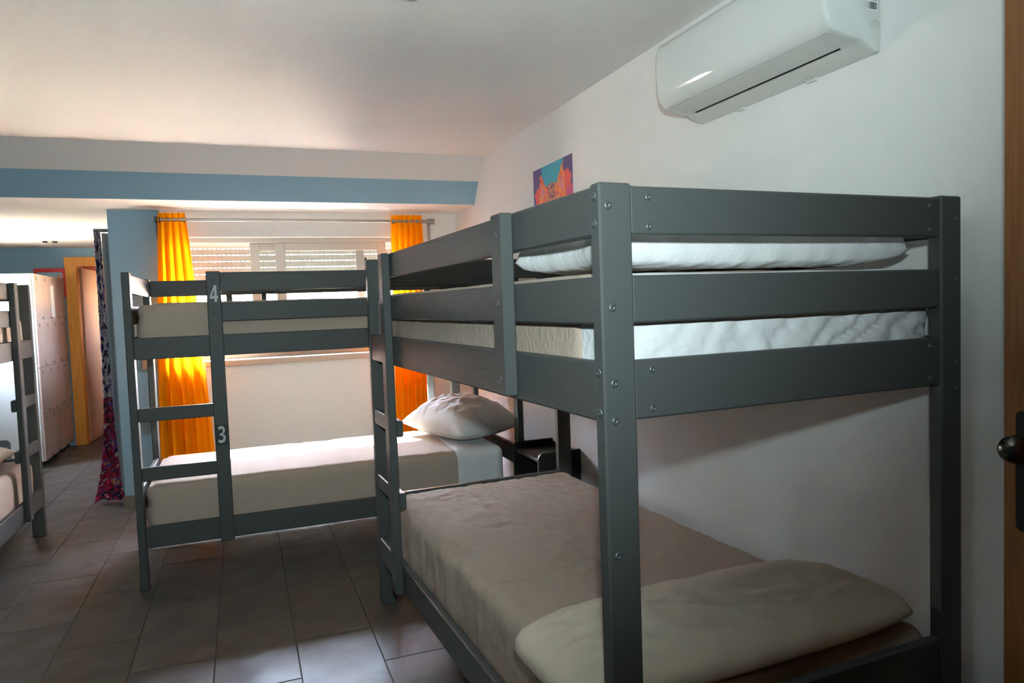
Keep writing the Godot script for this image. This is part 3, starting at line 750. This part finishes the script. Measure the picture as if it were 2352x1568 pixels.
func air_conditioner():
	var z0 := -2.295; var z1 := -1.485
	var t := thing("air_conditioner", Vector3(XR, 0, 0), "white split air conditioner mounted high on the right wall", "air conditioner")
	# outline in (x from the wall, y)
	var front := []
	for q in [[-0.170, 2.262], [-0.186, 2.255], [-0.197, 2.235], [-0.2005, 2.20], [-0.2005, 2.15], [-0.199, 2.11], [-0.195, 2.08], [-0.187, 2.055], [-0.174, 2.038], [-0.163, 2.031]]: front.append(Vector2(q[0], q[1]))
	var low := []
	for q in [[-0.159, 2.0295], [-0.13, 2.021], [-0.10, 2.0165], [-0.073, 2.0145]]: low.append(Vector2(q[0], q[1]))
	var tray := []
	for q in [[-0.064, 2.010], [-0.045, 2.000], [-0.02, 1.990], [0.0, 1.986]]: tray.append(Vector2(q[0], q[1]))
	var shell := func(line: Array, th_: float) -> PackedVector2Array:
		var p := PackedVector2Array()
		for v in line: p.append(v)
		for k in range(line.size() - 1, -1, -1):
			var a: Vector2 = line[maxi(k - 1, 0)]; var b: Vector2 = line[mini(k + 1, line.size() - 1)]
			var d := (b - a).normalized(); var nn := Vector2(d.y, -d.x)
			if nn.dot(Vector2(-0.08, 2.13) - line[k]) < 0: nn = -nn
			p.append(line[k] + nn * th_)
		return p
	# hollow casing: back plate on the wall and top plate; the air slot opens into the hollow
	span("back_plate", Vector3(-0.006, 1.992, z0 + 0.006), Vector3(0.0, 2.262, z1 - 0.006), "white_plastic_dull", t, 0.001)
	span("top_plate", Vector3(-0.170, 2.256, z0 + 0.006), Vector3(-0.006, 2.262, z1 - 0.006), "white_plastic_dull", t, 0.001)
	obj("front_panel", extrude(shell.call(front, 0.005), z0 + 0.012, z1 - 0.012, 0.35), "white_plastic", t)
	obj("louvre", extrude(shell.call(low, 0.005), z0 + 0.055, z1 - 0.075, 0.35), "white_plastic_dull", t)
	obj("bottom_tray", extrude(shell.call(tray, 0.005), z0 + 0.02, z1 - 0.02, 0.35), "white_plastic_dull", t)
	var whole := PackedVector2Array([Vector2(0, 2.262)])
	for v in front + low + tray: whole.append(v)
	var c := Vector2(-0.09, 2.12)
	for e in [[z0, 1.0], [z1, -1.0]]:
		# rounded end cap: three slices that shrink outwards, then the side pieces of the louvre and tray
		var st := SurfaceTool.new(); st.begin(Mesh.PRIMITIVE_TRIANGLES)
		var prev := PackedVector2Array(); var pz := 0.0
		for q in [[0.030, 1.0], [0.012, 0.998], [0.005, 0.985], [0.0, 0.955]]:
			var pl := PackedVector2Array()
			for v in whole: pl.append(Vector2(minf((v.x - c.x) * q[1] + c.x, v.x if v.x > -0.001 else 9.0), (v.y - c.y) * q[1] + c.y))
			var zz: float = e[0] + e[1] * q[0]
			if prev.size():
				for i in pl.size():
					var j := (i + 1) % pl.size()
					var o := Vector3((pl[i] + pl[j]).x / 2 - c.x, (pl[i] + pl[j]).y / 2 - c.y, 0)
					var pts := [Vector3(prev[i].x, prev[i].y, pz), Vector3(prev[j].x, prev[j].y, pz), Vector3(pl[j].x, pl[j].y, zz), Vector3(pl[i].x, pl[i].y, zz)]
					for tr in [[0, 1, 2], [0, 2, 3]]:
						var a: Vector3 = pts[tr[0]]; var b: Vector3 = pts[tr[1]]; var d: Vector3 = pts[tr[2]]
						var seq := [a, d, b] if (b - a).cross(d - a).dot(o) > 0 else [a, b, d]
						for p in seq: st.add_vertex(p)
			prev = pl; pz = zz
		var ids := Geometry2D.triangulate_polygon(prev)
		for k in range(0, ids.size(), 3):
			var v := []
			for j in 3: v.append(Vector3(prev[ids[k + j]].x, prev[ids[k + j]].y, pz))
			if (v[1] - v[0]).cross(v[2] - v[0]).z * -e[1] > 0: v = [v[0], v[2], v[1]]
			for p in v: st.add_vertex(p)
		st.index(); st.generate_normals()
		obj("end_cap", st.commit(), "white_plastic", t)
	# the fixed underside beside the louvre
	for q in [[z0 + 0.012, z0 + 0.053], [z1 - 0.073, z1 - 0.012]]:
		var mid := low.duplicate(); mid.append(tray[0])
		obj("underside", extrude(shell.call(mid, 0.005), q[0], q[1], 0.35), "white_plastic_dull", t)
	# snaps on the back edge
	for z in [-2.06, -1.73]:
		span("clip", Vector3(-0.012, 1.978, z - 0.02), Vector3(0, 1.988, z + 0.02), "white_plastic_dull", t, 0.002)
	# printed label and pipe knock-out on the right end
	var rng := RandomNumberGenerator.new(); rng.seed = 9
	var bars := []
	for k in 64: bars.append(rng.randf() < 0.5)
	var tex := picture(128, 64, func(u: float, v: float) -> Color:
		if u < 0.06 or u > 0.94: return Color(0.9, 0.9, 0.9)
		if (v > 0.05 and v < 0.45) or (v > 0.55 and v < 0.92): return Color(0.1, 0.1, 0.1) if bars[int(u * 63.0)] else Color(0.9, 0.9, 0.9)
		return Color(0.9, 0.9, 0.9))
	obj("label_sticker", sheet(0.042, 0.05), printed("label_print", tex), t, Vector3(-0.033, 2.118, z1 + 0.0006))
	for q in [[0.017, 0.0014, 2.052], [0.011, 0.0012, 2.048]]:
		var pts := PackedVector2Array()
		for k in 13: pts.append(Vector2(cos(PI * k / 12.0), sin(PI * k / 12.0)) * q[0])
		for k in range(12, -1, -1): pts.append(Vector2(cos(PI * k / 12.0), sin(PI * k / 12.0)) * (q[0] - q[1]))
		obj("knock_out", extrude(pts, 0.0, 0.0022, 0.3), "white_plastic_dull", t, Vector3(-0.022, q[2], z1 - 0.0002))

func small_things():
	# poster of a cat's face on the right wall
	var n := noise(1.0, 91, 4)
	var tri2 := func(p: Vector2, a: Vector2, b: Vector2, c: Vector2) -> bool: return Geometry2D.point_is_inside_triangle(p, a, b, c)
	var tex := picture(256, 352, func(u: float, v: float) -> Color:
		var p := Vector2(u, v * 1.375)
		var w := n.get_noise_2d(u * 14.0, v * 16.0); var w2 := n.get_noise_2d(u * 40.0 + 7.0, v * 30.0)
		var q := p + Vector2(w, w2) * 0.03
		var col := Color(0.27, 0.16, 0.46).lerp(Color(0.18, 0.10, 0.32), clampf(w + 0.5, 0, 1))
		if q.x > 0.24 and q.x < 0.78 and q.y < 0.30: col = Color(0.12, 0.56, 0.66).lerp(Color(0.20, 0.68, 0.74), clampf(w2 + 0.5, 0, 1))
		if q.y > 0.80 and w > 0.05: col = Color(0.20, 0.42, 0.72)
		if q.distance_to(Vector2(0.09, 0.50)) < 0.13: col = Color(0.26, 0.42, 0.75)
		if q.distance_to(Vector2(0.92, 0.40)) < 0.13: col = Color(0.75, 0.22, 0.42)
		if q.distance_to(Vector2(0.86, 0.22)) < 0.10 or q.distance_to(Vector2(0.14, 0.30)) < 0.10: col = Color(0.86, 0.26, 0.22)
		var head := pow((q.x - 0.48) / 0.37, 2.0) + pow((q.y - 0.62) / 0.42, 2.0)
		if head < 1.0:
			col = Color(0.78, 0.33, 0.18).lerp(Color(0.86, 0.30, 0.42), clampf(w * 1.6 + 0.4, 0, 1))
			if absf(q.x - 0.48) < 0.09 and q.y < 0.36: col = Color(0.30, 0.22, 0.24).lerp(Color(0.72, 0.26, 0.30), clampf(w2 + 0.5, 0, 1))
			if sin(q.x * 60.0 + w * 6.0) > 0.75 and q.y < 0.40: col = Color(0.95, 0.74, 0.42)
			if q.y > 0.72: col = Color(0.42, 0.62, 0.80).lerp(Color(0.88, 0.86, 0.88), clampf(w2 + 0.6, 0, 1))
		for e in [[Vector2(0.20, 0.06), Vector2(0.12, 0.44), Vector2(0.41, 0.31)], [Vector2(0.78, 0.03), Vector2(0.86, 0.42), Vector2(0.56, 0.29)]]:
			if tri2.call(q, e[0], e[1], e[2]):
				col = Color(0.90, 0.34, 0.14).lerp(Color(0.95, 0.58, 0.24), clampf(w * 1.5 + 0.4, 0, 1))
				var cc: Vector2 = (e[0] + e[1] + e[2]) / 3.0
				if tri2.call(cc + (q - cc) * 2.0, e[0], e[1], e[2]): col = Color(0.93, 0.62, 0.55).lerp(Color(0.80, 0.40, 0.50), clampf(w2 + 0.5, 0, 1))
		for ex in [0.35, 0.62]:
			var d := Vector2((q.x - ex) / 0.075, (q.y - 0.43) / 0.045).length()
			if d < 1.0: col = Color(0.62, 0.66, 0.25)
			if d < 0.6: col = Color(0.05, 0.05, 0.06)
			if Vector2(q.x - ex - 0.015, q.y - 0.418).length() < 0.014: col = Color(0.95, 0.95, 0.95)
		if Vector2((q.x - 0.48) / 0.06, (q.y - 0.85) / 0.05).length() < 1.0: col = Color(0.78, 0.30, 0.38)
		return col)
	var po := thing("poster", Vector3(XR - 0.002, 1.742, -3.678), "colourful cat poster on the right wall above the foreground bed", "poster", "", -PI / 2)
	obj("paper", cbox(Vector3(0.535, 0.742, 0.002), 0.0004), "paper", po, Vector3(0, 0, 0.0))
	obj("print", sheet(0.535, 0.742), printed("cat_print", tex, 0.55), po, Vector3(0, 0, 0.0013))
	# light switch on the blue pier
	var s := thing("light_switch", Vector3(-0.638, 0.998, ZW), "cream light switch low on the blue pier", "switch")
	span("plate", Vector3(-0.034, -0.032, 0.0), Vector3(0.034, 0.032, 0.009), "cream_plastic", s)
	span("rocker", Vector3(-0.022, -0.02, 0.009), Vector3(0.022, 0.02, 0.012), "cream_plastic", s, 0.001)
	# ceiling fitting that just touches the upper edge of the picture
	tag(obj("ceiling_rose", lathe([Vector2(0.0, -0.026), Vector2(0.028, -0.025), Vector2(0.04, -0.016), Vector2(0.044, 0.0), Vector2(0.0, 0.0)], 24), "brown_plastic", null, Vector3(0.578, YC, -2.36)), "small round brown fitting on the white ceiling", "ceiling fitting")
	# smoke sensor pair on the passage ceiling
	for x in [[-1.70, "dark round spot light in the passage ceiling, the left one"], [-1.62, "dark round spot light in the passage ceiling, the right one"]]:
		tag(obj("ceiling_spot", lathe([Vector2(0.0, -0.012), Vector2(0.018, -0.012), Vector2(0.022, 0.0), Vector2(0, 0)], 14), "black_metal", null, Vector3(x[0], YS, -7.9)), x[1], "spot light", "passage ceiling spots")
